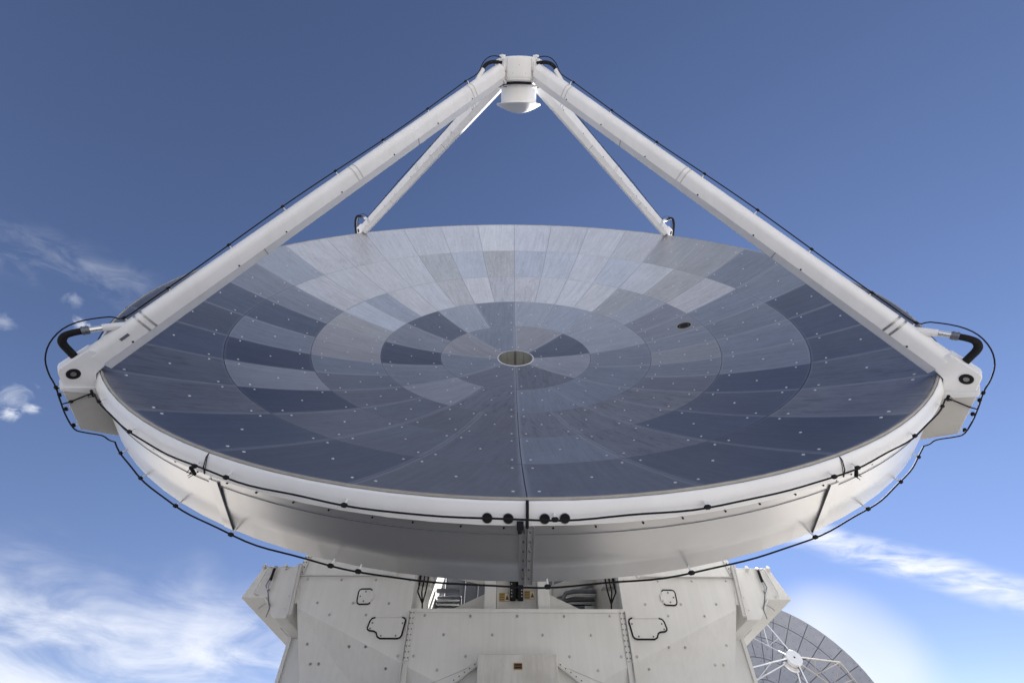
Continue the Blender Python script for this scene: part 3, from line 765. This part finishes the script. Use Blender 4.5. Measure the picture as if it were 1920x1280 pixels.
pf.build('perforated_panel', M['slate'], tele)
for i in range(4):
    mb = MB(); y = -.1+.13*i; z = 3.84-.03*i
    mb.tube([(1.38, y, z), (1.0, y, z), (.86-.03*i, y, z-.03), (.80-.03*i, y, z-.12), (.80-.03*i, y, 3.02)], .034, 10); mb.build('flexible_conduit', M['alu'] if i % 2 else M['slate'], tele)
mb = MB(); mb.obox((.62, .2, 3.7), (.015, 0, 0), (0, .05, 0), (.10, 0, .55)); mb.build('frame_bar', M['bracket'], tele)
mb = MB(); mb.box(.9, 1.38, .1, .6, 3.02, 3.62); bevel(mb.build('motor_box', M['dark'], tele), .02)
for s in (-1, 1):
    mb = MB(); mb.box(min(1.39*s, 1.22*s), max(1.39*s, 1.22*s), -1.55, -1.35, 3.52, 3.80); jb = bevel(mb.build('junction_box', M['bracket'], tele), .012)
    for i in range(3):
        x = s*(1.37-.055*i); mb = MB()
        mb.tube([(x, -1.57, 3.72), (x, -1.60, 3.55), (x+.01*s, -1.60, 3.44), (s*(1.30), -1.58, 3.30), (s*1.28, -1.5, 3.05)], .011, 6); mb.build('drop_cable', M['black'], jb)
    mb = MB()
    for i in range(6): bolt(mb, (s*1.40-.001*s, 0, 0), (-s, 0, 0), .001)

# hinged cover boxes on both flanks
for s in (-1, 1):
    P = lambda x, z, y=-1.72: mx((x, y, z), s)
    rt = MB(); poly = [(-3.58, 3.725), (-3.04, 3.725), (-3.04, 3.09), (-3.21, 3.09), (-3.25, 3.12), (-3.42, 3.325), (-3.735, 3.325)]
    fr = [Vector(P(*q)) for q in poly]; bk = [Vector(P(q[0]+.40, q[1]-.40, -.60)) for q in poly]
    n = len(fr); rt.add(fr+bk, [tuple(range(n)), tuple(range(2*n-1, n-1, -1))]+[((i+1) % n, i, i+n, (i+1) % n+n) for i in range(n)])
    box = bevel(rt.build('cover_box', M['cream'], tele), .008)
    tag(box, 'cover box on the left flank' if s < 0 else 'cover box on the right flank with dark shaded underside')
    mb = MB(); mb.tube([P(-3.46, 3.70, -1.73), P(-3.47, 3.70, -1.77), P(-3.50, 3.66, -1.77), P(-3.56, 3.40, -1.77), P(-3.545, 3.36, -1.77), P(-3.52, 3.355, -1.73)], .011, 8); mb.build('grab_handle', M['cream'], box)
    mb = MB(); mb.tube([P(-3.40, 3.68, -1.765), P(-3.40, 3.53, -1.765)], .018, 10); mb.build('gas_strut', M['black'], box)
    mb = MB(); mb.tube([P(-3.40, 3.53, -1.765), P(-3.395, 3.42, -1.765)], .008, 8); mb.tube([P(-3.395, 3.42, -1.73), P(-3.395, 3.42, -1.78)], .016, 8); mb.tube([P(-3.40, 3.71, -1.73), P(-3.40, 3.69, -1.78)], .016, 8); mb.build('strut_rod', M['steel'], box)
    mb = MB(); mb.tube([P(-3.41, 3.65, -1.75), P(-3.45, 3.47, -1.74), P(-3.40, 3.40, -1.724), P(-3.30, 3.20, -1.724), P(-3.305, 3.10, -1.724)], .006, 6); mb.build('lid_gap', M['slate'], box)
    mb = MB(); mb.obox(P(-3.34, 3.28, -1.735), Vector((.05*(-s)*-1, 0, .05)), (0, .012, 0), Vector((.010, 0, .010*s))); mb.tube([P(-3.36, 3.26, -1.74), P(-3.42, 3.20, -1.76), P(-3.43, 3.19, -1.75)], .008, 6); mb.build('latch', M['steel'], box)
    mb = MB()
    for x in (-3.56, -3.26): mb.tube([P(x, 3.735, -1.74), P(x, 3.69, -1.78)], .018, 8); mb.obox(P(x, 3.70, -1.735), (.02, 0, 0), (0, .015, 0), (0, 0, .02))
    mb.build('lid_hinge', M['cream'], box)
    mb = MB()
    for x, z in ((-3.07, 3.65), (-3.08, 3.5), (-3.09, 3.35), (-3.10, 3.2), (-3.62, 3.66)): mb.cyl(P(x, z, -1.721), P(x, z, -1.727), .007, 6)
    tag(mb.build('box_rivet', M['steel'], box), kind='stuff')
    mb = MB(); e = lambda x, z, y: Vector(P(x, z, y))
    mb.tube([e(-3.20, 3.09, -1.356), e(-3.235, 3.055, -1.356), e(-3.135, 2.955, -1.076), e(-3.10, 2.99, -1.076)], .009, 6); mb.build('under_handle', M['cream'], box)

# ------------------------------------------------------------------ the second, smaller dish behind
c2_ = Vector((9.604, 12.251, 3.14)); e2, a2 = .409, -.017
ax2 = Vector((math.sin(a2)*math.cos(e2), -math.cos(a2)*math.cos(e2), math.sin(e2)))
X2 = Vector((0, 0, 1)).cross(ax2).normalized(); Y2 = ax2.cross(X2)
D2 = Matrix(((X2.x, Y2.x, ax2.x, 0), (X2.y, Y2.y, ax2.y, 0), (X2.z, Y2.z, ax2.z, c2_.z), (0, 0, 0, 1)))
small = empty('small_radio_telescope', (c2_.x, c2_.y, 0))
tag(small, 'smaller pale dish with lattice legs, partly hidden behind the mount at lower right', 'telescope')
F2 = 2.57
def z2(r): return r*r/(4*F2)
mb = MB(); mb.lathe([(r, z2(r)-.05) for r in np.linspace(.3, 3.49, 12)], n=72, smooth=True); ref2 = mb.build('reflector', M['seam2'], small, D2)
R2 = [(.35, 1.05, 12), (1.05, 1.75, 18), (1.75, 2.42, 36), (2.42, 3.012, 36), (3.012, 3.5, 36)]
off2 = math.degrees(.957)
for r0, r1, n in R2:
    mb = MB(); da = 360/n; gp = .012; V = []
    for r in (r0+gp, (r0+r1)/2, r1-gp):
        ga = math.degrees(gp/r)
        for i in range(4): 
            a = R_(ga+(da-2*ga)*i/3); V.append((r*math.cos(a), r*math.sin(a), z2(r)))
    mb.add(V, [(j*4+i, j*4+4+i, j*4+5+i, j*4+1+i) for j in range(2) for i in range(3)], True)
    ed = [0, 1, 2, 3, 7, 11, 10, 9, 8, 4]; lowv = [(V[e][0], V[e][1], V[e][2]-.03) for e in ed]
    mb.add([V[e] for e in ed]+lowv, [(i, (i+1) % 10, (i+1) % 10+10, i+10) for i in range(10)])
    me = mb.mesh('panel', M['panel2'])
    for k in range(n): mesh_obj('panel', me, ref2, rotz(off2+da*k))
mb = MB()
for r0, r1, n in R2:
    for k in range(n):
        for fu, fv in ((.2, .16), (.8, .16), (.5, .5), (.2, .84), (.8, .84)):
            r = r0+(r1-r0)*fv; a = R_(off2+360/n*(k+fu)); mb.cyl((r*math.cos(a), r*math.sin(a), z2(r)-.002), (r*math.cos(a), r*math.sin(a), z2(r)+.008), .016, 6)
tag(mb.build('panel_bolt', M['slate'], ref2), kind='stuff')
mb = MB(); mb.lathe([(3.495, z2(3.5)-.06), (3.505, z2(3.5)-.005)], n=72); mb.build('rim_band', M['bracket'], small, D2)
mb = MB(); mb.lathe([(.3, -.5), (1.8, -.1), (3.49, z2(3.5)-.12)], n=72); mb.build('back_structure', M['white'], small, D2)
mb = MB(); mb.lathe([(0, 3.08), (.235, 3.08), (.245, 3.07), (.245, 2.99), (.235, 2.985), (.22, 2.98), (.22, 2.72), (.26, 2.70), (.0, 2.60)], n=40); ap2 = mb.build('apex_drum', M['white'], small, D2)
mb = MB(); mb.lathe([(.222, 2.90), (.226, 2.89), (.226, 2.84), (.222, 2.83)], n=40); mb.build('drum_band', M['rust'], ap2)
mb = MB(); mb.cyl((0, 0, 3.08), (0, 0, 3.085), .03, 10); mb.build('drum_plug', M['black'], ap2)
for k in range(4):
    a = 90*k+4
    mb = MB(); tp = polar(.24, a, 3.04); bt = polar(.24, a, 2.78); f1 = polar(3.1, a, z2(3.1)); f0 = polar(2.55, a, z2(2.55)+.02)
    kn = polar(1.75, a, 2.62)
    mb.tube([tp, kn], .021, 8); mb.tube([kn, f1], .021, 8); mb.tube([bt, f0], .021, 8)
    ln = lambda A, B, t: A+(B-A)*t
    mb.tube([ln(tp, kn, .35), ln(bt, f0, .35)], .012, 6); mb.tube([ln(bt, f0, .35), kn], .013, 6); mb.tube([kn, ln(bt, f0, .72)], .013, 6); mb.tube([ln(bt, f0, .72), ln(kn, f1, .6)], .013, 6)
    t_ = mb.build('lattice_leg', M['rust'] if k == 0 else M['white'], small, D2)
    mb = MB(); mb.obox(polar(.33, a, 2.97), Vector(polar(.09, a, 0)), (0, 0, .02), Vector(polar(.03, a+90, 0))); mb.build('leg_mount', M['slate'], small, D2)
mb = MB(); mb.lathe([(1.2, 0), (1.0, 1.6), (.9, 1.62)], n=32); o = mb.build('pedestal', M['white'], small, Matrix.Translation((0, 1.6, 0)))
mb = MB()
for s in (-1, 1): mb.box(.75*s-.2, .75*s+.2, .9, 2.2, 1.6, 3.3)
bevel(mb.build('yoke', M['white'], small), .03)
